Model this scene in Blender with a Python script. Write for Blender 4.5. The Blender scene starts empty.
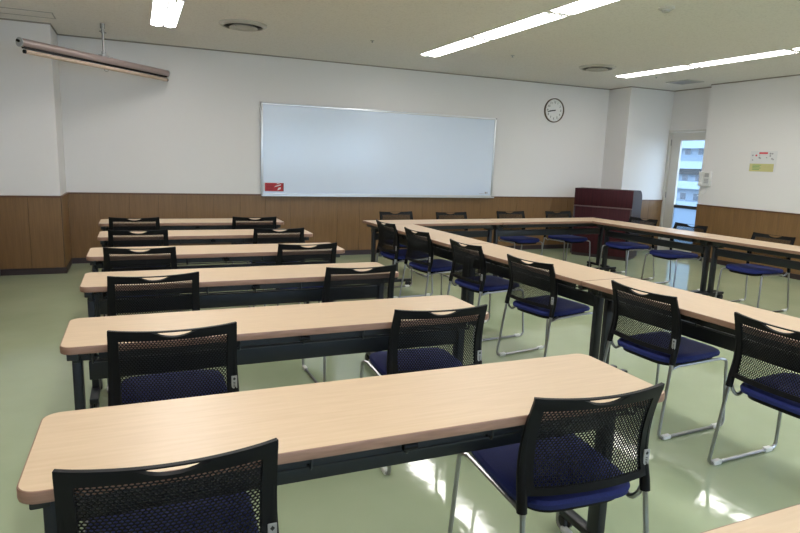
import bpy, bmesh, math, random
from mathutils import Vector, Matrix
random.seed(7)
PI = math.pi
sc = bpy.context.scene
COL = sc.collection

# ------------------------------------------------------------------ camera
F, YAW, PITCH, ROLL, EYE = 604.43, 0.4116, -0.1748, 0.0351, 1.4045
fw = Vector((math.sin(YAW)*math.cos(PITCH), math.cos(YAW)*math.cos(PITCH), math.sin(PITCH)))
rt = Vector((math.cos(YAW), -math.sin(YAW), 0)); up = rt.cross(fw)
r2 = math.cos(ROLL)*rt + math.sin(ROLL)*up
u2 = -math.sin(ROLL)*rt + math.cos(ROLL)*up
cd = bpy.data.cameras.new('camera'); cam = bpy.data.objects.new('camera', cd); COL.objects.link(cam)
cd.sensor_fit = 'HORIZONTAL'; cd.sensor_width = 36; cd.lens = F*36/800; cd.clip_start = .05; cd.clip_end = 400
M4 = Matrix(((r2.x, u2.x, -fw.x, 0), (r2.y, u2.y, -fw.y, 0), (r2.z, u2.z, -fw.z, EYE), (0, 0, 0, 1)))
cam.matrix_world = M4
sc.camera = cam

# ------------------------------------------------------------------ light and exposure
world = bpy.data.worlds.new('world'); sc.world = world; world.use_nodes = True
bg = world.node_tree.nodes['Background']
bg.inputs[0].default_value = (.60, .77, 1.0, 1); bg.inputs[1].default_value = 3.4      # even overcast sky
LAMP_STRENGTH = 8.0
vs = sc.view_settings
vs.view_transform = 'Standard'; vs.look = 'None'; vs.exposure = 1.2; vs.gamma = 1; vs.use_curve_mapping = False
sc.cycles.use_denoising = True
sc.cycles.max_bounces = 8
sc.cycles.diffuse_bounces = 5
sc.cycles.transparent_max_bounces = 16
sc.cycles.caustics_reflective = False; sc.cycles.caustics_refractive = False

# ------------------------------------------------------------------ helpers
def tag(o, label=None, cat=None, group=None, kind=None):
    if label: o['label'] = label
    if cat: o['category'] = cat
    if group: o['group'] = group
    if kind: o['kind'] = kind
    return o
def empty(name, loc=(0, 0, 0), rz=0):
    o = bpy.data.objects.new(name, None); COL.objects.link(o)
    o.location = loc; o.rotation_euler = (0, 0, rz); o.empty_display_size = .1
    return o
def copy_tree(o, parent=None):
    c = o.copy(); COL.objects.link(c); c.parent = parent
    for ch in list(o.children): copy_tree(ch, c)
    return c
def fillet(pts, r, n=6, closed=False):
    pts = [Vector(p) for p in pts]; out = []
    N = len(pts)
    for i, p in enumerate(pts):
        if not closed and i in (0, N-1): out.append(p); continue
        a = pts[i-1]; b = pts[(i+1) % N]
        da = (a-p); db = (b-p); la = da.length; lb = db.length; da.normalize(); db.normalize()
        ang = da.angle(db)
        if ang > PI-.02: out.append(p); continue
        t = min(r/math.tan(ang/2), la*.49, lb*.49); rr = t*math.tan(ang/2)
        c = p + (da+db).normalized()*(rr/math.sin(ang/2))
        s = p+da*t-c; e = p+db*t-c
        ax = s.cross(e).normalized(); tot = s.angle(e)
        for k in range(n+1): out.append(c + Matrix.Rotation(tot*k/n, 3, ax) @ s)
    return out
class MB:
    def __init__(s): s.v = []; s.f = []; s.sm = []
    def add(s, vs, fs, smooth=False):
        o = len(s.v); s.v += [tuple(x) for x in vs]; s.f += [tuple(i+o for i in f) for f in fs]; s.sm += [smooth]*len(fs); return s
    def box(s, x0, x1, y0, y1, z0, z1):
        return s.add([(x0,y0,z0),(x1,y0,z0),(x1,y1,z0),(x0,y1,z0),(x0,y0,z1),(x1,y0,z1),(x1,y1,z1),(x0,y1,z1)],
                     [(0,3,2,1),(4,5,6,7),(0,1,5,4),(1,2,6,5),(2,3,7,6),(3,0,4,7)])
    def rbox(s, x0, x1, y0, y1, z0, z1, r=.004, seg=2):
        bm = bmesh.new(); bmesh.ops.create_cube(bm, size=1)
        for v in bm.verts: v.co = Vector(((x0+x1)/2+v.co.x*(x1-x0), (y0+y1)/2+v.co.y*(y1-y0), (z0+z1)/2+v.co.z*(z1-z0)))
        bmesh.ops.bevel(bm, geom=bm.edges[:], offset=r, segments=seg, affect='EDGES', profile=.5)
        s.bm(bm, True); return s
    def bm(s, bm, smooth=False):
        bm.verts.ensure_lookup_table(); bm.verts.index_update()
        s.add([v.co[:] for v in bm.verts], [[v.index for v in f.verts] for f in bm.faces], smooth); bm.free(); return s
    def tube(s, pts, r, n=8, closed=False, caps=True, rx=None, up=None):
        pts = [Vector(p) for p in pts]; N = len(pts); rings = []
        prev = None
        for i, p in enumerate(pts):
            if closed: t = (pts[(i+1) % N]-pts[i-1])
            else: t = pts[min(i+1, N-1)]-pts[max(i-1, 0)]
            t.normalize()
            if prev is None:
                ref = Vector(up) if up else (Vector((0,0,1)) if abs(t.z) < .9 else Vector((1,0,0)))
                a = (ref - t*ref.dot(t)).normalized()
            else:
                a = (prev - t*prev.dot(t)).normalized()
            prev = a; b = t.cross(a)
            rr = r[i] if isinstance(r, (list, tuple)) else r
            rb = rr*(rx if rx else 1)
            rings.append([p + a*(rr*math.cos(2*PI*k/n)) + b*(rb*math.sin(2*PI*k/n)) for k in range(n)])
        vs = [v for R in rings for v in R]; fs = []
        for i in range(N if closed else N-1):
            j = (i+1) % N
            for k in range(n): fs.append((i*n+k, i*n+(k+1) % n, j*n+(k+1) % n, j*n+k))
        s.add(vs, fs, True)
        if caps and not closed:
            s.add(rings[0], [tuple(range(n))[::-1]]); s.add(rings[-1], [tuple(range(n))])
        return s
    def cyl(s, a, b, r, n=16): return s.tube([a, b], r, n)
    def lathe(s, prof, n=32, c=(0,0,0), axis='z', closed=False):
        vs = []
        for (r, h) in prof:
            for k in range(n):
                x, y = r*math.cos(2*PI*k/n), r*math.sin(2*PI*k/n)
                q = (x, y, h) if axis == 'z' else ((x, -h, y) if axis == 'y' else (h, x, y))
                vs.append((c[0]+q[0], c[1]+q[1], c[2]+q[2]))
        fs = []; m = len(prof)
        for i in range(m if closed else m-1):
            j = (i+1) % m
            for k in range(n): fs.append((i*n+k, i*n+(k+1) % n, j*n+(k+1) % n, j*n+k))
        return s.add(vs, fs, True)
    def prism(s, poly, z0, z1, smooth=False):
        n = len(poly)
        s.add([(x, y, z0) for x, y in poly]+[(x, y, z1) for x, y in poly],
              [tuple(range(n))[::-1], tuple(range(n, 2*n))]+[(i, (i+1) % n, n+(i+1) % n, n+i) for i in range(n)], smooth); return s
    def xf(s, m):
        s.v = [tuple(m @ Vector(v)) for v in s.v]; return s
    def mesh(s, name, mat=None):
        me = bpy.data.meshes.new(name); me.from_pydata(s.v, [], s.f); me.update()
        for p, q in zip(me.polygons, s.sm): p.use_smooth = q
        if mat: me.materials.append(mat)
        bm = bmesh.new(); bm.from_mesh(me); bmesh.ops.recalc_face_normals(bm, faces=bm.faces[:]); bm.to_mesh(me); bm.free()
        if any(s.sm): 
            try: me.set_sharp_from_angle(angle=math.radians(40))
            except Exception: pass
        return me
    def build(s, name, mat, parent=None):
        o = bpy.data.objects.new(name, s.mesh(name, mat)); COL.objects.link(o); o.parent = parent
        return o
def box(name, mat, dims, parent=None, r=0):
    m = MB()
    (m.rbox(*dims, r) if r else m.box(*dims))
    return m.build(name, mat, parent)
def struct(o): o['kind'] = 'structure'; return o
def rrect(x0, x1, y0, y1, r, n=6):
    out = []
    for cx, cy, a0 in ((x1-r, y0+r, -PI/2), (x1-r, y1-r, 0), (x0+r, y1-r, PI/2), (x0+r, y0+r, PI)):
        for k in range(n+1):
            a = a0+PI/2*k/n; out.append((cx+r*math.cos(a), cy+r*math.sin(a)))
    return out

# ------------------------------------------------------------------ materials
def mat(name, col, rough=.5, metal=0, spec=.5, **kw):
    m = bpy.data.materials.new(name); m.use_nodes = True
    b = m.node_tree.nodes['Principled BSDF']
    b.inputs['Base Color'].default_value = (*col, 1); b.inputs['Roughness'].default_value = rough
    b.inputs['Metallic'].default_value = metal; b.inputs['Specular IOR Level'].default_value = spec
    for k, v in kw.items(): b.inputs[k.replace('_', ' ')].default_value = v
    return m
def N(m, t, **kw):
    n = m.node_tree.nodes.new(t)
    for k, v in kw.items():
        if hasattr(n, k): setattr(n, k, v)
        else: n.inputs[k].default_value = v
    return n
def L(m, a, b): m.node_tree.links.new(a, b)
def noise_col(m, c1, c2, scale, stretch=(1,1,1), detail=4, lo=.35, hi=.65, coord='Object'):
    tc = N(m, 'ShaderNodeTexCoord'); mp = N(m, 'ShaderNodeMapping'); mp.inputs['Scale'].default_value = stretch
    L(m, tc.outputs[coord], mp.inputs[0])
    nz = N(m, 'ShaderNodeTexNoise'); nz.inputs['Scale'].default_value = scale; nz.inputs['Detail'].default_value = detail
    L(m, mp.outputs[0], nz.inputs['Vector'])
    rp = N(m, 'ShaderNodeValToRGB'); e = rp.color_ramp.elements
    e[0].position = lo; e[0].color = (*c1, 1); e[1].position = hi; e[1].color = (*c2, 1)
    L(m, nz.outputs[0], rp.inputs[0])
    b = m.node_tree.nodes['Principled BSDF']; L(m, rp.outputs[0], b.inputs['Base Color'])
    return nz, mp, rp
def bump(m, scale, strength, dist=.01, stretch=(1,1,1), detail=3):
    tc = N(m, 'ShaderNodeTexCoord'); mp = N(m, 'ShaderNodeMapping'); mp.inputs['Scale'].default_value = stretch
    L(m, tc.outputs['Object'], mp.inputs[0])
    nz = N(m, 'ShaderNodeTexNoise'); nz.inputs['Scale'].default_value = scale; nz.inputs['Detail'].default_value = detail
    L(m, mp.outputs[0], nz.inputs['Vector'])
    bp = N(m, 'ShaderNodeBump'); bp.inputs['Strength'].default_value = strength; bp.inputs['Distance'].default_value = dist
    L(m, nz.outputs[0], bp.inputs['Height']); L(m, bp.outputs[0], m.node_tree.nodes['Principled BSDF'].inputs['Normal'])

MAT = {}
MAT['wall'] = mat('wall_paint', (.765, .745, .73), .75); bump(MAT['wall'], 260, .08, .004)
MAT['ceiling'] = mat('ceiling_board', (.62, .60, .545), .9)
noise_col(MAT['ceiling'], (.71, .675, .645), (.785, .75, .718), 55, detail=6, lo=.36, hi=.5); bump(MAT['ceiling'], 120, .25, .006)
MAT['floor'] = mat('floor_vinyl', (.42, .47, .33), .07, spec=.5)
noise_col(MAT['floor'], (.35, .415, .262), (.40, .46, .303), 1.6, detail=5, lo=.3, hi=.7); bump(MAT['floor'], 7, .05, .02, detail=2)
def wood_panel(name, c1, c2):
    m = mat(name, c1, .42); noise_col(m, c1, c2, 9, (7, 7, .35), 5, .3, .7); return m
MAT['wainscot'] = wood_panel('wainscot_wood', (.175, .094, .037), (.23, .126, .050))
MAT['wainscot_back'] = mat('wainscot_joint', (.07, .04, .02), .7)
MAT['cap'] = mat('wainscot_cap', (.13, .06, .03), .4)
MAT['base'] = mat('baseboard', (.035, .022, .025), .45)
MAT['ceil_shade'] = mat('ceiling_shade_line', (.30, .27, .23), .6)
MAT['maple'] = mat('maple_laminate', (.60, .42, .27), .38)
noise_col(MAT['maple'], (.555, .405, .262), (.61, .455, .302), 5, (1.2, 16, 16), 6, .3, .7)
MAT['maple_edge'] = mat('maple_edge', (.40, .23, .155), .45)
noise_col(MAT['maple_edge'], (.235, .128, .085), (.30, .17, .115), 12, (1, 1, 8), 3)
MAT['table_metal'] = mat('table_steel', (.021, .023, .028), .42, .25)
MAT['table_dark'] = mat('table_black', (.014, .015, .017), .5)
MAT['black'] = mat('black_plastic', (.005, .005, .006), .5, spec=.18); bump(MAT['black'], 500, .1, .001)
MAT['black_gloss'] = mat('black_rubber', (.015, .015, .017), .4)
MAT['blue'] = mat('blue_fabric', (.008, .018, .17), .8); bump(MAT['blue'], 900, .4, .001)
noise_col(MAT['blue'], (.005, .0115, .105), (.008, .018, .15), 300, detail=2)
MAT['chrome'] = mat('brushed_chrome', (.35, .35, .36), .28, 1)
MAT['glide'] = mat('glide_plastic', (.72, .72, .70), .35)
MAT['tagm'] = mat('tag_grey', (.33, .33, .33), .5)
MAT['ink'] = mat('ink', (.02, .02, .02), .6)
MAT['alu'] = mat('aluminium', (.66, .68, .70), .35, .7)
MAT['wbsurf'] = mat('whiteboard_enamel', (.71, .80, .94), .16)
MAT['red'] = mat('red_card', (.42, .012, .018), .5)
MAT['darkred'] = mat('dark_red_card', (.16, .004, .012), .5)
MAT['paper'] = mat('paper_white', (.70, .70, .70), .7)
MAT['yellow'] = mat('paper_yellow', (.58, .54, .25), .7)
MAT['greenink'] = mat('ink_green', (.12, .35, .12), .7)
MAT['redink'] = mat('ink_red', (.65, .06, .08), .7)
MAT['greyink'] = mat('ink_grey', (.36, .35, .36), .7)
MAT['white_pl'] = mat('white_plastic', (.70, .70, .68), .4)
MAT['grey_pl'] = mat('grey_plastic', (.38, .38, .38), .45)
MAT['vent'] = mat('vent_paint', (.46, .44, .40), .5)
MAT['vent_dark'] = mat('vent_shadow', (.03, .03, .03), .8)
MAT['screen'] = mat('screen_case', (.37, .29, .275), .38, .3)
MAT['screen_bar'] = mat('screen_bar', (.50, .38, .29), .45)
MAT['steel'] = mat('dull_steel', (.35, .34, .33), .4, .8)
MAT['mahog'] = wood_panel('mahogany', (.030, .005, .009), (.055, .009, .014))
MAT['mahog'].node_tree.nodes['Principled BSDF'].inputs['Roughness'].default_value = .55
MAT['mahog'].node_tree.nodes['Principled BSDF'].inputs['Specular IOR Level'].default_value = .25
MAT['mahog_edge'] = mat('mahogany_edge', (.16, .10, .10), .45)
MAT['lect_side'] = mat('lectern_side', (.055, .042, .048), .7)
MAT['door'] = mat('door_paint', (.62, .60, .555), .45)
MAT['clock_rim'] = mat('clock_rim', (.16, .12, .09), .35, .3)
MAT['clock_face'] = mat('clock_face', (.80, .80, .78), .4)
MAT['ext_wall'] = mat('far_render', (.16, .21, .27), .8)
MAT['ext_white'] = mat('far_white', (.22, .27, .32), .7)
MAT['ext_shade'] = mat('far_shade', (.015, .017, .02), .6)
MAT['ext_glass'] = mat('far_glass', (.03, .045, .07), .2)
MAT['leaf'] = mat('leaf', (.03, .06, .03), .7)
MAT['bark'] = mat('bark', (.10, .07, .05), .9)
MAT['ground'] = mat('asphalt', (.20, .20, .20), .9); noise_col(MAT['ground'], (.17,.17,.17), (.24,.24,.23), 8)
def emission(name, col, s):
    m = bpy.data.materials.new(name); m.use_nodes = True; nt = m.node_tree; nt.nodes.clear()
    e = nt.nodes.new('ShaderNodeEmission'); e.inputs[0].default_value = (*col, 1); e.inputs[1].default_value = s
    o = nt.nodes.new('ShaderNodeOutputMaterial'); nt.links.new(e.outputs[0], o.inputs[0]); return m
MAT['lamp'] = emission('fluorescent_glow', (1.0, .97, .945), LAMP_STRENGTH)
def pane_mat(name, tint, gloss=.08, rough=.02, frost=0):
    m = bpy.data.materials.new(name); m.use_nodes = True; nt = m.node_tree; nt.nodes.clear()
    t = nt.nodes.new('ShaderNodeBsdfTransparent'); t.inputs[0].default_value = (*tint, 1)
    g = nt.nodes.new('ShaderNodeBsdfGlossy'); g.inputs['Roughness'].default_value = rough
    mx = nt.nodes.new('ShaderNodeMixShader'); mx.inputs[0].default_value = gloss
    nt.links.new(t.outputs[0], mx.inputs[1]); nt.links.new(g.outputs[0], mx.inputs[2])
    out = mx
    if frost:
        d = nt.nodes.new('ShaderNodeBsdfTranslucent'); d.inputs[0].default_value = (*tint, 1)
        m2 = nt.nodes.new('ShaderNodeMixShader'); m2.inputs[0].default_value = frost
        nt.links.new(mx.outputs[0], m2.inputs[1]); nt.links.new(d.outputs[0], m2.inputs[2]); out = m2
    o = nt.nodes.new('ShaderNodeOutputMaterial'); nt.links.new(out.outputs[0], o.inputs[0]); return m
MAT['glass'] = pane_mat('window_glass', (.93, .96, .97), .06)
MAT['frost'] = pane_mat('frosted_glass', (.34, .40, .46), .05, .2, .9)

# ------------------------------------------------------------------ the room
D, CEIL, WZ = 8.3588, 2.702, .8774
XL, YP = -.7912, 7.710            # left pier edge and its face
XP, YPR = 7.4053, 7.86            # right pier
XR, YR = 8.125, 6.945             # right wall and where it ends
XD = 8.35                        # recessed wall with the door
XW, YB = -1.43, -2.6             # left wall, back wall with the windows
floor = struct(box('floor', MAT['floor'], (XW-.2, 8.6, YB-.2, D+.2, -.12, 0)))
ceiling = struct(box('ceiling', MAT['ceiling'], (XW-.2, 8.6, YB-.2, D+.2, CEIL, CEIL+.12)))
wf = struct(box('wall_front', MAT['wall'], (XW-.2, 8.6, D, D+.2, 0, CEIL)))
wpl = struct(box('wall_pier_left', MAT['wall'], (XW, XL, YP, D, 0, CEIL)))
wpr = struct(box('wall_pier_right', MAT['wall'], (XP, 8.52, YPR, D, 0, CEIL)))
wr = struct(box('wall_right', MAT['wall'], (XR, XD-.003, YB, YR, 0, CEIL)))
wro = struct(box('wall_right_outer', MAT['wall'], (XD, 8.52, YB, 6.88, 0, CEIL)))
wrl = struct(box('wall_right_recess', MAT['wall'], (XD, 8.52, 6.88, YPR, 2.055, CEIL)))
wl = struct(box('wall_left', MAT['wall'], (XW-.2, XW, YB, D, 0, CEIL)))
# back wall behind the camera: sill, head and piers, with four windows between
WS, WH = .95, 2.35
WX = [(-.9, .9), (1.3, 3.1), (3.5, 5.3), (5.7, 7.5)]
m = MB(); m.box(XW-.2, 8.42, YB-.2, YB, 0, WS); m.box(XW-.2, 8.42, YB-.2, YB, WH, CEIL)
xs = [XW-.2]+[v for w in WX for v in w]+[8.42]
for i in range(0, len(xs), 2): m.box(xs[i], xs[i+1], YB-.2, YB, WS, WH)
wb_ = struct(m.build('wall_back', MAT['wall']))
for i, (a, b) in enumerate(WX):
    w = struct(empty('window_%d' % (i+1), ((a+b)/2, YB-.1, WS)))
    hw, hh = (b-a)/2, WH-WS
    fm = MB()
    fm.box(-hw, hw, -.03, .03, 0, .05); fm.box(-hw, hw, -.03, .03, hh-.05, hh)
    fm.box(-hw, -hw+.05, -.03, .03, .05, hh-.05); fm.box(hw-.05, hw, -.03, .03, .05, hh-.05); fm.box(-.03, .03, -.035, .035, .05, hh-.05)
    fm.build('window_frame', MAT['alu'], w)
    box('pane', MAT['glass'], (-hw+.05, -.03, -.004, .004, .05, hh-.05), w)
    box('pane', MAT['glass'], (.03, hw-.05, -.004, .004, .05, hh-.05), w)
    box('window_sill', MAT['white_pl'], (-hw, hw, .03, .13, -.001, .015), w)
    li = bpy.data.lights.new('window_portal', 'AREA'); li.shape = 'RECTANGLE'; li.size = 2*hw; li.size_y = hh
    li.cycles.is_portal = True
    lo = bpy.data.objects.new('window_portal', li); COL.objects.link(lo)
    lo.location = ((a+b)/2, YB-.21, (WS+WH)/2); lo.rotation_euler = (PI/2, 0, PI)   # faces into the room

# wainscot panels: each a child of its wall, over a dark joint backing; a cap above
PANELS = {}
def panel_run(parent, axis, fixed, nrm, a, b, z0=.07, z1=.858, w=.345, t=.012):
    n = max(1, round((b-a)/w)); s = (b-a)/n; g = .0016
    def bx(u0, u1, d0, d1, za, zb):
        lo, hi = sorted((fixed+nrm*d0, fixed+nrm*d1))
        return (u0, u1, lo, hi, za, zb) if axis == 'x' else (lo, hi, u0, u1, za, zb)
    box('wainscot_backing', MAT['wainscot_back'], bx(a, b, 0, t*.55, z0, z1), parent)
    key = (axis, nrm, round(s, 5), z0, z1)
    for i in range(n):
        if key not in PANELS:
            hw = s/2-g
            mb = MB()
            d = sorted((0, nrm*t))
            dims = (-hw, hw, d[0], d[1], z0, z1) if axis == 'x' else (d[0], d[1], -hw, hw, z0, z1)
            mb.rbox(*dims, .0018, 1); PANELS[key] = mb.mesh('wainscot_panel', MAT['wainscot'])
        o = bpy.data.objects.new('wainscot_panel', PANELS[key]); COL.objects.link(o); o.parent = parent
        c = a+s*(i+.5); o.location = (c, fixed, 0) if axis == 'x' else (fixed, c, 0)
    box('wainscot_cap', MAT['cap'], bx(a, b, 0, t+.008, z1, WZ), parent)
T = .012
panel_run(wf, 'x', D, -1, XL+T, XP-T)
panel_run(wpl, 'x', YP, -1, XW, XL); panel_run(wpl, 'y', XL, 1, YP-T, D-T)
panel_run(wpr, 'x', YPR, -1, XP, XD); panel_run(wpr, 'y', XP, -1, YPR-T, D-T)
panel_run(wr, 'y', XR, -1, YB, YR)
panel_run(wb_, 'x', YB, 1, XW, XR-T)
panel_run(wl, 'y', XW, 1, YB+T, YP-T)
def baseboard(name, dims): struct(box(name, MAT['base'], dims))
bt = .018
baseboard('baseboard_front', (XL+bt, XP-bt, D-bt, D, 0, .07))
m = MB(); m.box(XW, XL+bt, YP-bt, YP, 0, .07); m.box(XL, XL+bt, YP, D, 0, .07); struct(m.build('baseboard_pier_left', MAT['base']))
m = MB(); m.box(XP-bt, XD, YPR-bt, YPR, 0, .07); m.box(XP-bt, XP, YPR, D, 0, .07); struct(m.build('baseboard_pier_right', MAT['base']))
m = MB(); m.box(XR-bt, XR, YB, YR+bt, 0, .07); struct(m.build('baseboard_right', MAT['base']))
baseboard('baseboard_left', (XW, XW+bt, YB+bt, YP-bt, 0, .07)); baseboard('baseboard_back', (XW, XR-bt, YB, YB+bt, 0, .07))
# thin dark strips painting in the shadow line where walls meet the ceiling
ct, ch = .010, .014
def trim(k, dims): struct(box('trim_%d' % k, MAT['ceil_shade'], dims))
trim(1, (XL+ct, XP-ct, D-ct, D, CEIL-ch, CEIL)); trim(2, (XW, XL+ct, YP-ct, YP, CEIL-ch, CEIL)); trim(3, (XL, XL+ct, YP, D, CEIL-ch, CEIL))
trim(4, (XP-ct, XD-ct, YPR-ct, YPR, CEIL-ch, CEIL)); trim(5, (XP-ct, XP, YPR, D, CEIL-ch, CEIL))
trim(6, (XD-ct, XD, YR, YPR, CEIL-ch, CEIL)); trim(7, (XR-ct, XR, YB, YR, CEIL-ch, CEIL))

# door in the recess
dr = struct(empty('door_1', (XD, 7.385, 0)))
m = MB(); m.box(-.02, .12, .435, .485, 0, 2.05); m.box(-.02, .12, -.485, -.435, 0, 2.05); m.box(-.02, .12, -.435, .435, 2.015, 2.05)
m.build('door_frame', MAT['door'], dr)
m = MB(); m.box(.02, .06, .245, .432, .01, 2.01); m.box(.02, .06, -.432, -.245, .01, 2.01); m.box(.02, .06, -.245, .245, 1.88, 2.01); m.box(.02, .06, -.245, .245, .01, .16)
lf = m.build('door_leaf', MAT['door'], dr)
box('glass', MAT['glass'], (.036, .044, -.245, .245, .815, 1.88), lf)
box('glazing_bar', MAT['vent_dark'], (.025, .055, -.245, .245, .765, .815), lf)
box('lower_pane', MAT['frost'], (.036, .044, -.245, .245, .16, .765), lf)
for z in (1.85, .97, .2): MB().cyl((.012, .436, z-.05), (.012, .436, z+.05), .011, 10).build('hinge', MAT['steel'], lf)
m = MB(); m.tube(fillet([(.02, -.37, 1.0), (-.04, -.37, 1.0), (-.04, -.26, 1.0)], .015), .009); m.lathe([(0, 0), (.025, 0), (.025, .008), (0, .008)], 16, (.012, -.37, 1.0), 'x'); m.build('door_handle', MAT['alu'], lf)

# ------------------------------------------------------------------ outside the door
gz = -9.0
struct(box('ground', MAT['ground'], (9.5, 160, -60, 200, gz-.3, gz)))
bd = empty('apartment_building', (80, 71, gz)); tag(bd, 'pale blue and white apartment block seen through the glass door', 'building')
Hh = 24
box('wall', MAT['ext_wall'], (0, 12, -22, 22, 0, Hh), bd)
def ez(z): return z-gz
for k in range(-3, 6):
    zb = -1.55+3.1*k+.03
    box('balcony_front', MAT['ext_white'], (-1.3, 0, -20, 20, ez(zb), ez(zb+1.15)), bd) if zb+1.15 < Hh+gz and zb > gz+1 else None
box('recess_shade', MAT['ext_shade'], (-.9, -.001, -16, 16, ez(.68), ez(1.6)), bd)  # solid near-black block painting in the shade of a balcony recess
for k, zc in enumerate((-5.9, -2.75, .2, 4.3, 7.4)):
    for yy in range(-6, 7):
        yc = yy*2.55+.3
        if zc == .2: z0, z1 = -.38, .66
        else: z0, z1 = zc-.62, zc+.62
        f = MB(); f.box(-.05, .0, yc-.62, yc+.62, ez(z0), ez(z1)); fo = f.build('window', MAT['ext_white'], bd)
        box('pane', MAT['ext_glass'], (-.08, -.05, yc-.53, yc-.02, ez(z0+.08), ez(z1-.08)), fo)
        box('pane', MAT['ext_glass'], (-.08, -.05, yc+.02, yc+.53, ez(z0+.08), ez(z1-.08)), fo)
box('roof', MAT['ext_white'], (-.5, 12.5, -22.5, 22.5, Hh, Hh+.5), bd)
for (ty, h, r, lab) in ((68.6, 4.6, 1.5, 'bushy green tree in front of the pale apartment block, lower in the door glass'), (71.8, 4.2, 1.3, 'smaller green tree beside the bushy one before the pale apartment block')):
    t = empty('tree', (74, ty, gz)); tag(t, lab, 'tree', 'trees beyond the door')
    MB().tube([(0, 0, 0), (.05, 0, h*.5), (0, .05, h-.3)], [.16, .13, .07], 8).build('trunk', MAT['bark'], t)
    lm = MB()
    for i in range(900):
        v = Vector((random.gauss(0, 1), random.gauss(0, 1), random.gauss(0, .8))); v = v.normalized()*(r*random.random()**.4)
        v.z = v.z*.8+h
        a, b = Vector((random.uniform(-1, 1), random.uniform(-1, 1), random.uniform(-1, 1))).normalized()*.16, Vector((random.uniform(-1, 1), random.uniform(-1, 1), random.uniform(-1, 1))).normalized()*.09
        lm.add([v-a, v+b, v+a, v-b], [(0, 1, 2, 3)])
    tag(lm.build('foliage', MAT['leaf'], t), kind='stuff')

# ------------------------------------------------------------------ ceiling fittings
def make_lamp():
    root = empty('ceiling_light')
    l, w = .612, .128
    m = MB()
    for s in (-1, 1):
        m.box(s*w-.006, s*w+.006, -l, l, -.006, 0); m.box(-w, w, s*l-.006, s*l+.006, -.006, 0)
    m.build('trim_frame', MAT['white_pl'], root)
    m = MB()
    m.box(-.007, .007, -l+.006, l-.006, -.022, 0); m.build('centre_rib', MAT['alu'], root)
    for s in (-1, 1):
        n = 8; vs = []; fs = []
        for k in range(n+1):
            x = s*(.006+(w-.014)*k/n); z = -.004-.010*math.sin(PI*k/n)
            vs += [(x, -l+.012, z), (x, l-.012, z)]
        for k in range(n): fs.append((2*k, 2*k+1, 2*k+3, 2*k+2))
        mb = MB(); mb.add(vs, fs, True)
        mb.add([(v[0], v[1], -.0005) for v in vs], [f[::-1] for f in fs])
        mb.build('tube_cover', MAT['lamp'], root)
    for s in (-1, 1):
        for x in (-.066, .066): MB().cyl((x, s*(l-.009), -.008), (x, s*(l-.018), -.008), .014, 10).build('lamp_holder', MAT['white_pl'], root)
    return root
lamp0 = make_lamp(); first = True
strips = [(.31, 'strip above the left block of tables'), (3.405, 'strip above the aisle'), (6.51, 'strip nearest the right wall')]
ordn = ['end one by the front wall', 'second from the front wall', 'third from the front wall', 'fourth from the front wall', 'fifth from the front wall', 'sixth from the front wall', 'seventh from the front wall']
for x, nm in strips:
    for k in range(7):
        o = lamp0 if first else copy_tree(lamp0); first = False
        o.location = (x, 6.51-1.298*k, CEIL)
        tag(o, 'fluorescent ceiling light, %s, %s' % (ordn[k], nm), 'ceiling light', 'recessed fluorescent ceiling lights')
def diffuser(x, y, lab):
    r = empty('air_diffuser', (x, y, CEIL)); tag(r, lab, 'air vent', 'round ceiling air diffusers')
    MB().lathe([(.20, 0), (.24, 0), (.237, -.010), (.215, -.024), (.195, -.028), (.188, -.022)], 40, closed=True).build('outer_ring', MAT['vent'], r)
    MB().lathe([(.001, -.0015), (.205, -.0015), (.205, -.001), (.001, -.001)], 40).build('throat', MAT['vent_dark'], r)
    MB().lathe([(.10, -.008), (.145, -.034), (.138, -.039), (.092, -.014)], 40, closed=True).build('inner_ring', MAT['vent'], r)
    MB().lathe([(.001, -.038), (.06, -.036), (.085, -.028), (.07, -.02), (.001, -.016)], 40).build('core', MAT['vent'], r)
diffuser(1.05, 6.60, 'round ceiling air diffuser above the whiteboard\'s left end')
diffuser(5.65, 6.65, 'round ceiling air diffuser near the wall clock')
g = empty('ceiling_grille', (7.60, 6.98, CEIL)); tag(g, 'rectangular slatted ceiling grille in front of the glass door', 'air vent')
m = MB()
for s in (-1, 1): m.box(s*.16-.012, s*.16+.012, -.2, .2, -.01, 0); m.box(-.148, .148, s*.19-.01, s*.19+.01, -.01, 0)
m.build('frame', MAT['vent'], g); box('backing', MAT['vent_dark'], (-.148, .148, -.18, .18, -.002, -.001), g)
for k in range(9):
    y = -.16+.04*k; MB().add([(-.148, y, -.003), (.148, y, -.003), (.148, y+.016, -.011), (-.148, y+.016, -.011), (-.148, y+.003, -.001), (.148, y+.003, -.001), (.148, y+.019, -.009), (-.148, y+.019, -.009)], [(0,1,2,3),(7,6,5,4),(0,4,5,1),(2,6,7,3),(1,5,6,2),(0,3,7,4)]).build('slat', MAT['steel'], g)
s_ = empty('smoke_detector', (4.02, 3.96, CEIL)); tag(s_, 'small round smoke detector on the ceiling', 'smoke detector')
MB().lathe([(.001, 0), (.062, 0), (.062, -.012), (.05, -.02), (.001, -.02)], 28).build('base', MAT['vent'], s_)
MB().lathe([(.001, -.02), (.032, -.02), (.03, -.034), (.02, -.04), (.001, -.041)], 20).build('sensor', MAT['vent'], s_)
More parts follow.
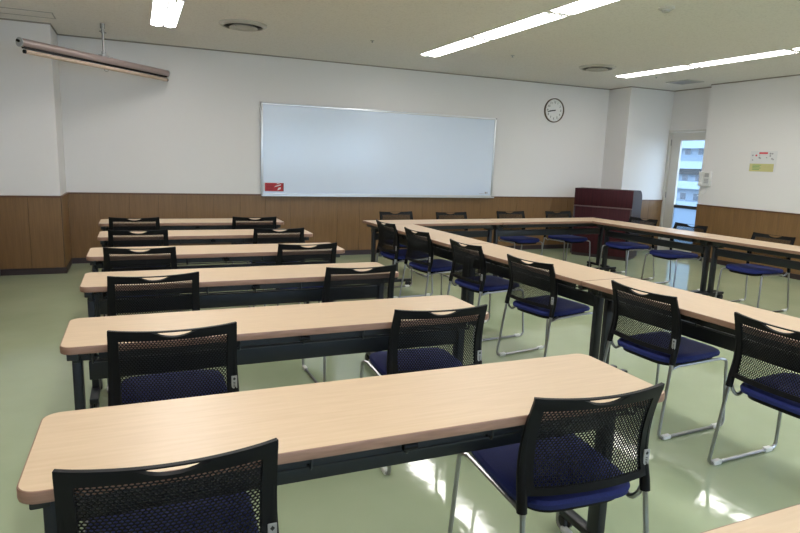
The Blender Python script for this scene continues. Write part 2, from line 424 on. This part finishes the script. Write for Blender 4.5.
for x, y, lab in ((2.467, 6.645, 'tiny ceiling sprinkler above the whiteboard'), (4.26, 6.556, 'tiny ceiling sprinkler right of the aisle light strip'), (6.9, 6.85, 'tiny ceiling sprinkler beside the right light strip')):
    s_ = empty('sprinkler', (x, y, CEIL)); tag(s_, lab, 'sprinkler', 'ceiling sprinklers')
    MB().lathe([(.001, 0), (.026, 0), (.02, -.006), (.001, -.006)], 16).build('rosette', MAT['vent'], s_); MB().lathe([(.001, -.006), (.007, -.006), (.007, -.02), (.014, -.022), (.001, -.024)], 10).build('head', MAT['steel'], s_)
hch = empty('access_hatch', (-1.0, 7.255, CEIL)); tag(hch, 'square access hatch with metal rim in the ceiling near the left pier', 'hatch')
m = MB()
for s in (-1, 1): m.box(s*.295-.006, s*.295+.006, -.15, .15, -.004, 0); m.box(-.289, .289, s*.144-.006, s*.144+.006, -.004, 0)
m.build('rim', MAT['steel'], hch); box('cover', MAT['ceiling'], (-.287, .287, -.136, .136, -.002, -.0005), hch)

# rolled projection screen hung from a ceiling rod, set diagonally in the corner
ps = empty('projection_screen', (-.275, 7.395, 0), math.atan2(8.11-6.62, .393+.924)); tag(ps, 'rolled-up projection screen hanging diagonally from a ceiling rod', 'projection screen')
zc = 2.335; hl = .985
m = MB(); m.tube([(-hl, 0, zc), (hl, 0, zc)], .039, 20); m.build('case', MAT['screen'], ps)
box('screen_slot', MAT['black'], (-hl+.02, hl-.02, -.022, .012, zc-.050, zc-.026), ps)
for s in (-1, 1):
    e = MB(); e.tube([(s*(hl), 0, zc), (s*(hl+.012), 0, zc)], .042, 20); eo = e.build('end_cap', MAT['grey_pl'], ps)
    MB().cyl((s*(hl+.012), 0, zc+.008), (s*(hl+.035), 0, zc+.012), .012, 10).build('pin', MAT['black'], eo) if s < 0 else None
m = MB(); m.tube([(-hl+.03, -.018, zc-.078), (hl-.03, -.018, zc-.078)], .019, 12); bo = m.build('bottom_bar', MAT['screen_bar'], ps)
for s in (-1, 1): MB().cyl((s*(hl-.03), -.018, zc-.078), (s*(hl-.015), -.018, zc-.078), .018, 12).build('bar_end', MAT['black'], bo)
m = MB(); m.tube(fillet([(-.02, -.02, zc-.085), (-.02, -.02, zc-.115), (.03, -.02, zc-.115), (.03, -.02, zc-.085)], .02), .003, 6); m.build('pull_ring', MAT['steel'], bo)
m = MB(); m.cyl((0, 0, zc+.04), (0, 0, CEIL-.012), .012, 12); ro = m.build('rod', MAT['steel'], ps)
m = MB(); m.cyl((0, 0, CEIL-.05), (0, 0, CEIL), .024, 14); m.cyl((-.045, 0, CEIL-.085), (.045, 0, CEIL-.085), .006, 8); m.cyl((0, 0, CEIL-.10), (0, 0, CEIL-.07), .018, 12); m.build('ceiling_socket', MAT['steel'], ps)
m = MB(); m.rbox(-.05, .05, -.03, .03, zc+.03, zc+.05, .005); m.cyl((0, 0, zc+.04), (0, 0, zc+.085), .022, 12); m.rbox(.05, .12, -.012, .012, zc+.032, zc+.045, .003); m.build('clamp', MAT['grey_pl'], ps)

# ------------------------------------------------------------------ on the walls
wx, wz, ww, wh = 1.5407, .8688, 3.6528, 1.2239
wb = empty('whiteboard', (wx, D, wz)); tag(wb, 'wide wall-mounted whiteboard with aluminium frame and pen tray', 'whiteboard')
box('surface', MAT['wbsurf'], (.02, ww-.02, -.028, -.004, .02, wh-.02), wb)
box('frame_rail', MAT['alu'], (0, ww, -.038, 0, wh-.028, wh), wb, .003); box('frame_rail', MAT['alu'], (0, ww, -.038, 0, 0, .024), wb, .003)
box('frame_stile', MAT['alu'], (0, .028, -.038, 0, .024, wh-.028), wb, .003); box('frame_stile', MAT['alu'], (ww-.028, ww, -.038, 0, .024, wh-.028), wb, .003)
m = MB(); m.box(.0, ww, -.095, -.036, -.012, -.004); m.box(.0, ww, -.098, -.092, -.012, .008); m.box(0, ww, -.036, -.001, -.012, -.0005); m.build('pen_tray', MAT['alu'], wb)
for x in (0, ww):
    for z in (0, wh): box('corner_cap', MAT['grey_pl'], (x-.018 if x else -.003, x+.003 if x else .018, -.041, -.001, z-.018 if z else -.003, z+.003 if z else .018), wb, .002)
m = MB(); m.box(ww-.135, ww-.105, -.0285, -.028, .05, .08); m.box(ww-.098, ww-.085, -.0285, -.028, .05, .08); m.box(ww-.24, ww-.15, -.0285, -.028, .05, .054); m.build('maker_mark', MAT['greyink'], wb)
rs = empty('notice_card', (1.571, D-.0285, .921)); tag(rs, 'small red notice card at the whiteboard\'s lower left corner', 'notice')
box('card', MAT['red'], (.02, .275, -.004, 0, 0, .112), rs); box('white_margin', MAT['paper'], (0, .02, -.0035, 0, 0, .112), rs); box('dark_edge', MAT['darkred'], (.262, .2765, -.005, 0, 0, .112), rs)
m = MB(); m.add([(.15, -.0045, .055), (.235, -.0045, .08), (.24, -.0045, .095), (.16, -.0045, .07)], [(0,1,2,3)]); m.add([(.19, -.0045, .01), (.235, -.0045, .03), (.235, -.0045, .055), (.2, -.0045, .045)], [(0,1,2,3)])
m.box(.18, .22, -.0048, -.0042, .098, .106); m.build('white_print', MAT['paper'], rs)
m = MB()
for k in range(4): m.box(.04, .13, -.0046, -.004, .02+.02*k, .027+.02*k)
m.build('print_line', MAT['darkred'], rs)

ck = empty('wall_clock', (6.288, D, 2.282)); tag(ck, 'round white-faced wall clock with thin brown rim', 'clock')
R_ = .192
MB().lathe([(R_-.016, .001), (R_, .001), (R_, .026), (R_-.005, .032), (R_-.011, .032), (R_-.017, .024)], 48, axis='y', closed=True).build('rim', MAT['clock_rim'], ck)
MB().lathe([(.0005, .012), (R_-.013, .012), (R_-.013, .004), (.0005, .004)], 48, axis='y').build('face', MAT['clock_face'], ck)
def numeral(txt, size, x, z, y, parent, m_):
    c = bpy.data.curves.new('numeral', 'FONT'); c.body = txt; c.size = size; c.align_x = 'CENTER'; c.align_y = 'CENTER'; c.extrude = .0006; c.resolution_u = 3
    o = bpy.data.objects.new('numeral', c); COL.objects.link(o)
    dg = bpy.context.evaluated_depsgraph_get(); me = bpy.data.meshes.new_from_object(o.evaluated_get(dg))
    bpy.data.objects.remove(o); bpy.data.curves.remove(c)
    me.materials.clear(); me.materials.append(m_)
    o = bpy.data.objects.new('numeral', me); COL.objects.link(o); o.parent = parent; o.location = (x, y, z); o.rotation_euler = (PI/2, 0, 0)
for h in range(1, 13):
    a = h*PI/6; numeral(str(h), .052, .128*math.sin(a), .128*math.cos(a), -.0135, ck, MAT['ink'])
m = MB()
for k in range(60):
    a = k*PI/30; r0 = .152 if k % 5 else .148
    m.add([(q*math.sin(a)+w*math.cos(a), -.0128, q*math.cos(a)-w*math.sin(a)) for q, w in ((r0, -.0012), (r0, .0012), (.16, .0012), (.16, -.0012))], [(0,1,2,3)])
m.build('minute_marks', MAT['ink'], ck)
def hand(name, ang, l, w, y):
    m = MB(); m.box(-w, w, y, y+.002, -.025, l); o = m.build(name, MAT['ink'], ck); o.rotation_euler = (0, ang, 0)
hand('hour_hand', math.radians(8.72*30), .092, .009, -.018); hand('minute_hand', math.radians(43*6), .135, .007, -.021)
MB().lathe([(.0005, .024), (.009, .024), (.009, .012)], 14, axis='y').build('hub', MAT['ink'], ck)

po = empty('poster', (XR, 5.94, 1.555)); tag(po, 'small printed instruction poster with yellow lower half on the right wall', 'poster')
def pp(name, y0, y1, z0, z1, m_, d=.0022, parent=None): return box(name, m_, (-d, -.0002, y0, y1, z0, z1), parent or po)
pp('sheet', -.20, .20, -.145, .145, MAT['paper'], .002); pp('yellow_panel', -.17, .195, -.14, -.03, MAT['yellow'], .0025); pp('title_bar', -.06, .07, .105, .13, MAT['redink'], .0025)
m = MB()
def blot(y, z, s, k): 
    n = k; m.add([(-.0027, y+s*math.cos(2*PI*i/n), z+s*.9*math.sin(2*PI*i/n)) for i in range(n)], [tuple(range(n))])
for (y, z, s) in ((.165, .085, .014), (.16, .02, .012), (.06, .055, .016), (.045, .045, .012), (-.10, .11, .016), (-.13, .11, .013), (-.10, .08, .014), (-.13, .04, .014), (-.15, .03, .012), (.06, .09, .008), (-.05, .055, .010)): blot(y, z, s, 7)
m.build('pictogram', MAT['greyink'], po); m = MB(); blot(.11, .085, .015, 9); m.build('red_symbol', MAT['redink'], po)
m = MB()
for k in range(4): m.box(-.003, -.0025, .02+.02*(k % 2), .15, -.055-.02*k, -.047-.02*k)
m.build('print_line', MAT['greenink'], po)

ph = empty('wall_phone', (XR, 6.83, 1.16)); tag(ph, 'white wall-mounted intercom phone at the edge of the right wall', 'phone')
ph.scale = (1.1, 1.3, 1.1)
box('body', MAT['white_pl'], (-.045, 0, -.07, .07, 0, .205), ph, .008)
m = MB(); m.rbox(-.075, -.047, .018, .062, .01, .20, .01); m.rbox(-.082, -.05, .014, .066, .15, .203, .01); m.rbox(-.082, -.05, .014, .066, .006, .055, .01); ho = m.build('handset', MAT['white_pl'], ph)
box('display', MAT['grey_pl'], (-.048, -.044, -.055, .004, .13, .185), ph)
for i in range(3):
    for j in range(3): box('key', MAT['grey_pl'], (-.049, -.044, -.053+.02*i, -.038+.02*i, .045+.024*j, .060+.024*j), ph)
m = MB(); m.tube(fillet([(-.03, .04, .005), (-.03, .045, -.09), (-.03, .0, -.12), (-.03, -.035, -.06), (-.03, -.03, .004)], .03), .005, 6); m.build('coiled_cord', MAT['white_pl'], ph)

# ------------------------------------------------------------------ lectern
le = empty('lectern', (6.805, 6.965, 0), math.radians(30)); tag(le, 'dark mahogany lectern standing angled near the front right corner', 'lectern')
# local: +x runs back along the visible side, +y runs along the front face
fwid, dep, ht = .90, .50, 1.065
prof = [(0, .03), (0, ht-.01), (.01, ht)] + [(dep-.16+.16*math.sin(a), ht-.16+.16*math.cos(a)) for a in [PI/2*k/8 for k in range(9)]] + [(dep, .03)]
def side(y0, y1, name, m_):
    n = len(prof); mb = MB(); mb.add([(x, y0, z) for x, z in prof]+[(x, y1, z) for x, z in prof], [tuple(range(n)), tuple(range(n, 2*n))[::-1]]+[(i, (i+1) % n, n+(i+1) % n, n+i) for i in range(n)]); return mb.build(name, m_, le)
side(0, .025, 'side_panel', MAT['lect_side']); side(fwid-.025, fwid, 'side_panel', MAT['lect_side'])
box('front_panel', MAT['mahog'], (.0, .02, .025, fwid-.025, .05, .78), le, .002); box('upper_panel', MAT['mahog'], (-.004, .02, .0, fwid, .80, ht-.004), le, .003)
box('moulding', MAT['mahog_edge'], (-.010, .02, .0, fwid, .782, .798), le, .003)
mb = MB(); tp = prof[2:-1]; n = len(tp)
mb.add([(x, .025, z) for x, z in tp]+[(x, fwid-.025, z) for x, z in tp]+[(x, .025, z-.015) for x, z in tp]+[(x, fwid-.025, z-.015) for x, z in tp], [(i, i+1, n+i+1, n+i) for i in range(n-1)]+[(2*n+i, 3*n+i, 3*n+i+1, 2*n+i+1) for i in range(n-1)], True); mb.build('curved_top', MAT['mahog'], le)
box('plinth', MAT['base'], (.015, dep-.02, .02, fwid-.02, 0, .05), le)
box('shelf', MAT['mahog'], (.02, dep-.03, .025, fwid-.025, .5, .52), le)

# ------------------------------------------------------------------ tables
TH = .70
def make_table(length, dep_, cr=.045):
    root = empty('training_table')
    x0, x1, y0, y1 = (-.005 if length == 1.8 else 0), length, 0, dep_
    e = .004
    m = MB(); m.prism(rrect(x0+e, x1-e, y0+e, y1-e, cr-e), TH-.028, TH)
    top = m.build('tabletop', MAT['maple'], root)
    prof = [(e+.0005, TH-.0001), (e*.3, TH-.001), (0, TH-.005), (0, TH-.024), (e*.3, TH-.028), (e+.0005, TH-.029)]
    vs = []; rings = []
    for (o, z) in prof: rings.append([(x, y, z) for x, y in rrect(x0+o, x1-o, y0+o, y1-o, cr-o)])
    n = len(rings[0]); vs = [v for r in rings for v in r]; fs = []
    for i in range(len(prof)-1):
        for k in range(n): fs.append((i*n+k, i*n+(k+1) % n, (i+1)*n+(k+1) % n, (i+1)*n+k))
    m = MB(); m.add(vs, fs, True); m.build('edge_band', MAT['maple_edge'], top)
    ym = dep_/2
    for s, xa in ((1, .034), (-1, length-.055)):
        m = MB(); m.rbox(xa-.018, xa+.018, ym-.03, ym+.03, .07, .60, .006)
        lg = m.build('leg', MAT['table_metal'], root)
        m = MB(); m.rbox(xa-.022, xa+.022, ym-.20, ym+.20, .055, .085, .006); ft = m.build('foot', MAT['table_metal'], root)
        for t in (-1, 1):
            yc = ym+t*.17; m = MB()
            for q in (-.014, .014): m.lathe([(.001, q-.009), (.022, q-.009), (.028, q-.006), (.028, q+.006), (.022, q+.009), (.001, q+.009)], 16, (xa, yc, .028), 'x')
            m.box(xa-.005, xa+.005, yc-.012, yc+.012, .028, .056); m.build('caster', MAT['black_gloss'], ft)
        m = MB(); m.rbox(xa-.02, xa+.02, ym-.17, ym+.17, .635, TH-.029, .004); m.rbox(xa-.014+s*.0, xa+.014, ym-.05, ym+.05, .585, .637, .004)
        m.cyl((xa+s*.03, ym-.06, .615), (xa+s*.03, ym+.06, .615), .016, 12)
        m.box(min(xa, xa+s*.07), max(xa, xa+s*.07), ym-.035, ym+.035, .59, .64); m.build('hinge_bracket', MAT['table_dark'], root)
    box('beam', MAT['table_metal'], (.073, length-.073, ym-.014, ym+.022, .50, .578), root, .004)
    m = MB(); zs = .622
    for k in range(5): 
        yk = y0+.055+(dep_-.16)*k/4; m.tube([(.10, yk, zs), (length-.10, yk, zs)], .004, 6)
    nb = 7
    for k in range(nb):
        xk = .10+(length-.20)*k/(nb-1)
        m.tube(fillet([(xk, y0+.045, TH-.030), (xk, y0+.045, zs-.004), (xk, dep_-.10, zs-.004), (xk, dep_-.10, TH-.030)], .012, 3), .004, 6)
    m.build('wire_shelf', MAT['table_dark'], root)
    box('under_rail', MAT['table_dark'], (.12, length-.12, y0+.062, y0+.074, .628, TH-.029), root)
    box('under_rail', MAT['table_dark'], (.12, length-.12, dep_-.085, dep_-.073, .628, TH-.029), root)
    m = MB(); m.cyl((length/2-.02, y0+.03, TH-.05), (length/2+.02, y0+.03, TH-.05), .011, 10); m.box(length/2-.006, length/2+.006, y0+.03, y0+.07, TH-.055, TH-.03); m.build('release_lever', MAT['black'], root)
    return root
rows = [(-.254, 1.348, -.008), (-.276, 2.372, .001), (-.291, 3.435, .001), (-.327, 4.429, -.002), (-.312, 5.424, 0), (-.354, 6.452, 0)]
tb = make_table(1.8, .4286)
tlabs = ['maple training table in the nearest full row of the left block', 'maple training table second from the camera in the left block', 'maple training table third from the camera in the left block',
         'maple training table third from the front wall in the left block', 'maple training table second from the front wall in the left block', 'maple training table closest to the front wall in the left block',
         'maple training table whose corner shows at the bottom right edge']
for i, (x, y, a) in enumerate(rows+[(-.24, .326, 0)]):
    o = tb if i == 0 else copy_tree(tb)
    o.location = (x, y, 0); o.rotation_euler = (0, 0, a); tag(o, tlabs[i], 'table', 'maple training tables in rows')
# the U of tables
ROT = .04; UX, UY, UD, UW = 2.3689, 6.5693, .4357, 3.507
cU, sU = math.cos(ROT), math.sin(ROT)
def U(u, v): return (UX+cU*u-sU*v, UY+sU*u+cU*v)
def utable(l, u, v, ang, lab):
    t = make_table(l, UD, .012); p = U(u, v); t.location = (p[0], p[1], 0); t.rotation_euler = (0, 0, ROT+ang); tag(t, lab, 'table', 'maple tables joined into a U')
g = .003
# cross tables, users sit on the far (front wall) side: rotate by pi
utable(1.66-g, 1.66, 0, PI, 'maple table of the U\'s cross row, left half under the whiteboard')
utable(UW-.02-1.66-g, UW-.02, 0, PI, 'maple table of the U\'s cross row, right half near the lectern')
# left arm: user side faces -u ; table x axis runs toward -v
v0 = -UD-g
for k, l, lab in zip((0, 1.57, 3.2), (1.57, 1.63, 1.6), ('maple table of the U\'s left arm, joining the cross row', 'maple table in the middle of the U\'s left arm', 'maple table of the U\'s left arm, nearest the camera at the right edge')):
    utable(l-g, 0, v0-k, -PI/2, lab)
# right arm: user side faces +u
for l, k, lab in ((1.6, 1.6, 'maple table of the U\'s right arm, joining the cross row by the lectern'), (1.2, 2.8, 'maple table of the U\'s right arm, second from the cross row'), (1.6, 4.4, 'maple table of the U\'s right arm, beyond the right edge')):
    utable(l-g, UW, v0-k, PI/2, lab)

# ------------------------------------------------------------------ chairs
def back_y(a, z):                      # rear-side profile of the backrest, a = across, z = height
    t = (z-.42)/.335
    base = -.203 + .030*math.sin(PI*min(max(t, 0), 1)*.95)**1 - .030*max(t-.35, 0)
    return base - .032*(1-(a/.228)**2)
def sheet(mb, V2, F2, th):
    P = []; Q = []
    for a, z in V2:
        y = back_y(a, z); e = 1e-3
        n = Vector((back_y(a-e, z)-back_y(a+e, z), 2*e, back_y(a, z-e)-back_y(a, z+e))).normalized()
        p = Vector((a, y, z)); P.append(p); Q.append(p+n*th)
    n0 = len(P); edges = {}
    for f in F2:
        for i in range(len(f)):
            e = (f[i], f[(i+1) % len(f)])
            if (e[1], e[0]) in edges: del edges[(e[1], e[0])]
            else: edges[e] = 1
    fs = [tuple(f) for f in F2]+[tuple(i+n0 for i in f[::-1]) for f in F2]+[(e[1], e[0], e[0]+n0, e[1]+n0) for e in edges]
    mb.add(P+Q, fs, True)
def halfw(z): return .236-.010*(z-.42)/.335
def frame_mesh():
    mb = MB(); V2 = []; ix = {}; F2 = []
    def vid(a, z):
        k = (round(a, 5), round(z, 5))
        if k not in ix: ix[k] = len(V2); V2.append(k)
        return ix[k]
    ni = 24; ZT0, ZB1, ZB0 = .724, .480, .458
    inner = [-.192+.384*i/ni for i in range(ni+1)]
    def ztop(a): return .765 - .006*(1-min(1, abs(a)/.2)**2) + .004*max(0, abs(a)-.2)/.03
    # top bar with the hand slot
    sw = .070
    def slot(a):
        if abs(a) >= sw: return None
        q = 1-(a/sw)**2
        return (.755-.0215*q**.7, .755)
    for i in range(ni):
        a, b = inner[i], inner[i+1]
        def lev(x):
            s = slot(x); mid = .755
            return (ZT0, s[0] if s else mid, s[1] if s else mid, ztop(x))
        la, lb = lev(a), lev(b)
        F2.append([vid(a, la[0]), vid(b, lb[0]), vid(b, lb[1]), vid(a, la[1])])
        ids = [vid(a, la[2]), vid(b, lb[2]), vid(b, lb[3]), vid(a, la[3])]; F2.append(ids)
        F2.append([vid(a, ZB0), vid(b, ZB0), vid(b, ZB1), vid(a, ZB1)])
    zs = [ZB0, ZB1]+[ZB1+(ZT0-ZB1)*k/8 for k in range(1, 9)]+[.755, None]
    for s in (-1, 1):
        for k in range(len(zs)-1):
            for j in range(2):
                def pt(jj, z):
                    zz = z if z is not None else (ztop(.192) if jj == 0 else ztop(.192)+.0015*jj)
                    a = .192+(halfw(zz)-.192)*jj/2
                    return vid(s*a, zz)
                q = [pt(j, zs[k]), pt(j+1, zs[k]), pt(j+1, zs[k+1]), pt(j, zs[k+1])]
                F2.append(q if s > 0 else q[::-1])
    F2[:] = [f for f in ([x for i, x in enumerate(f) if x != f[i-1]] for f in F2) if len(f) > 2]
    sheet(mb, V2, F2, .011)
    return mb
def mesh_panel():                      # honeycomb net: each cell a ring of webs around an open hole
    px, pz = .0122, .0080; hx = pz/.75
    A0, A1, Z0, Z1 = -.196, .196, .474, .730
    nx = int((A1-A0)/px); nz = int((Z1-Z0)/pz)
    px = (A1-A0)/(nx+.5); pz = (Z1-Z0)/nz; hx = pz/.75
    V2 = []; ix = {}; F2 = []
    def vid(a, z):
        k = (round(a, 4), round(z, 4))
        if k not in ix: ix[k] = len(V2); V2.append(k)
        return ix[k]
    for j in range(nz):
        zc = Z0+pz*(j+.5)
        for i in range(nx):
            ac = A0+(px/2 if j % 2 else 0)+px*(i+.5)
            o = [(0, -hx/2), (px/2, -hx/4), (px/2, hx/4), (0, hx/2), (-px/2, hx/4), (-px/2, -hx/4)]
            O = [vid(ac+a, zc+z) for a, z in o]; Q = [vid(ac+a*.71, zc+z*.77) for a, z in o]
            for k in range(6): F2.append([O[k], O[(k+1) % 6], Q[(k+1) % 6], Q[k]])
    sub = MB(); sheet(sub, V2, F2, .003)
    sub.v = [(x, y+.004, z) for x, y, z in sub.v]
    sub.sm = [False]*len(sub.f)
    return sub
def make_chair():
    root = empty('stacking_chair')
    frame_mesh().build('back_frame', MAT['black'], root)
    mesh_panel().build('back_mesh', MAT['black'], root)
    for s in (-1, 1):
        # moulded upright sleeve along each side of the back
        pts = []; rad = []
        for k in range(9):
            z = .405+.30*k/8; a = halfw(max(z, .42))-.013
            pts.append((s*a, back_y(a, max(z, .42))+.013, z)); rad.append(.017-.0065*(k/8)**2)
        m = MB(); m.tube(pts, rad, 10, rx=.95, up=(0, 1, 0)); p_ = m.build('upright', MAT['black'], root)
        if s > 0:
            zz = .515; a = halfw(zz)-.016; yy = back_y(a, zz)-.0045
            tg = MB(); tg.rbox(a-.011, a+.011, yy-.002, yy+.002, zz-.026, zz+.026, .001, 1); to = tg.build('asset_tag', MAT['tagm'], p_)
            tg = MB(); y_ = yy-.0022
            tg.add([(a-.006, y_, zz+.014), (a, y_, zz+.007), (a+.006, y_, zz+.014), (a, y_, zz+.021)], [(0,1,2,3)])
            for k in range(4): tg.add([(a-.004, y_, zz-.020+.006*k), (a+.004, y_, zz-.020+.006*k), (a+.004, y_, zz-.017+.006*k), (a-.004, y_, zz-.017+.006*k)], [(0,1,2,3)])
            tg.build('tag_print', MAT['ink'], p_)
        # one bent chrome loop per side: upright, rear leg, runner, front leg, under the seat, back up
        loop = [(s*.219, -.187, .43), (s*.222, -.196, .395), (s*.236, -.248, .0105), (s*.236, .250, .0105), (s*.222, .228, .388), (s*.208, .19, .393), (s*.198, -.12, .381), (s*.196, -.165, .366), (s*.212, -.178, .39)]
        m = MB(); m.tube(fillet(loop, .030, 5, closed=True), .0085, 8, closed=True); m.build('sled_leg', MAT['chrome'], root)
        for yg in (-.19, .19):
            m = MB(); m.rbox(s*.236-.013, s*.236+.013, yg-.027, yg+.027, 0, .024, .006); m.build('glide', MAT['glide'], root)
    # seat: dished cushion over a black shell
    def seat_grid(zoff, sx, sy, th, y_c):
        mb = MB(); n = 18; vs = []; top = []
        def outline(t): 
            c, s2 = math.cos(t), math.sin(t); e = .42
            return (sx*math.copysign(abs(c)**e, c)*(1-.06*max(0, -s2)), y_c+sy*math.copysign(abs(s2)**e, s2))
        NT = 48; rings = [(0.001, 0), (.35, 0), (.7, 0), (.9, 0), (.97, -.006), (1.0, -.018), (.985, -.034), (.9, -th), (.001, -th)]
        for (f, dz) in rings:
            for k in range(NT):
                x, y = outline(2*PI*k/NT); x *= f; y = y_c+(y-y_c)*f
                q = (y-y_c)/sy; w = x/sx
                z = zoff+dz - .012*(1-w*w)*(1-q*q) + .008*q - .018*max(0, q-.6)**2/.16 + .012*max(0, -q-.5)
                vs.append((x, y, z))
        fs = []
        for i in range(len(rings)-1):
            for k in range(NT): fs.append((i*NT+k, i*NT+(k+1) % NT, (i+1)*NT+(k+1) % NT, (i+1)*NT+k))
        mb.add(vs, fs, True); return mb
    seat_grid(.438, .213, .231, .036, .022).build('seat', MAT['blue'], root)
    seat_grid(.412, .185, .205, .016, .022).build('seat_shell', MAT['black'], root)
    m = MB()
    for y in (-.09, .12): m.tube([(-.2, y, .383), (.2, y, .383)], .0075, 8)
    m.build('cross_bar', MAT['chrome'], root)
    return root
chair0 = make_chair(); used = [False]
def chair(x, y, rz, lab, grp):
    o = copy_tree(chair0) if used[0] else chair0
    used[0] = True
    o.location = (x, y, 0); o.rotation_euler = (0, 0, rz); tag(o, lab, 'chair', grp)
CY = .203                                   # back-corner to chair origin
rc = [  # left and right back corner (x, y) at z = .755 for each row chair
 ((-.177, 1.328), (.280, 1.318)), ((1.006, 1.315), (1.446, 1.282)),
 ((-.125, 2.369), (.341, 2.364)), ((1.005, 2.381), (1.458, 2.354)),
 ((-.181, 3.431), (.282, 3.471)), ((.990, 3.444), (1.454, 3.452)),
 ((-.204, 4.501), (.245, 4.448)), ((.929, 4.437), (1.372, 4.447)),
 ((-.228, 5.478), (.226, 5.463)), ((.931, 5.422), (1.382, 5.412)),
 ((-.254, 6.462), (.194, 6.438)), ((.900, 6.504), (1.347, 6.481))]
rn = ['nearest full table', 'second table from the camera', 'third table from the camera', 'fourth table from the camera', 'fifth table from the camera', 'sixth table from the camera']
for i, (a, b) in enumerate(rc):
    ro = i//2; ang = math.atan2(b[1]-a[1], b[0]-a[0])*.8
    cx, cy = (a[0]+b[0])/2, (a[1]+b[1])/2
    oy = min(cy+CY, rows[ro][1]+.158)
    chair(cx, oy, ang, 'black mesh chair, %s seat at the %s in the left rows' % ('left' if i % 2 == 0 else 'right', rn[ro]), 'chairs at the row tables')
lc = [(-.765, 1.0), (-1.465, 2.8), (-2.333, 2.2), (-3.154, 5.5), (-4.165, -.8), (-4.93, -.9)]
ln = ['first from the cross row', 'second from the cross row', 'third from the cross row', 'fourth from the cross row', 'fifth from the cross row', 'nearest the camera, cut by the right edge']
for (v, dr_), nm in zip(lc, ln):
    p = U(.163, v); chair(p[0], p[1], ROT-PI/2+math.radians(dr_), 'black mesh-back chair along the U\'s left arm, %s' % nm, 'chairs at the U of tables')
for (u, v), nm in zip([(.60, .345), (1.33, .23), (2.31, .31), (3.10, .27)], ['leftmost', 'second from left', 'third from left', 'rightmost']):
    p = U(u, v-CY); chair(p[0], p[1], ROT+PI, 'black chair facing the room behind the U\'s cross row, %s' % nm, 'chairs at the U of tables')
for v, nm in zip([-.76, -1.48, -2.49, -3.58], ['first from the lectern', 'second from the lectern', 'third from the lectern', 'fourth and beyond the frame']):
    p = U(3.42, v); chair(p[0], p[1], ROT+PI/2, 'black blue-seated chair behind the U\'s right arm, %s' % nm, 'chairs at the U of tables')
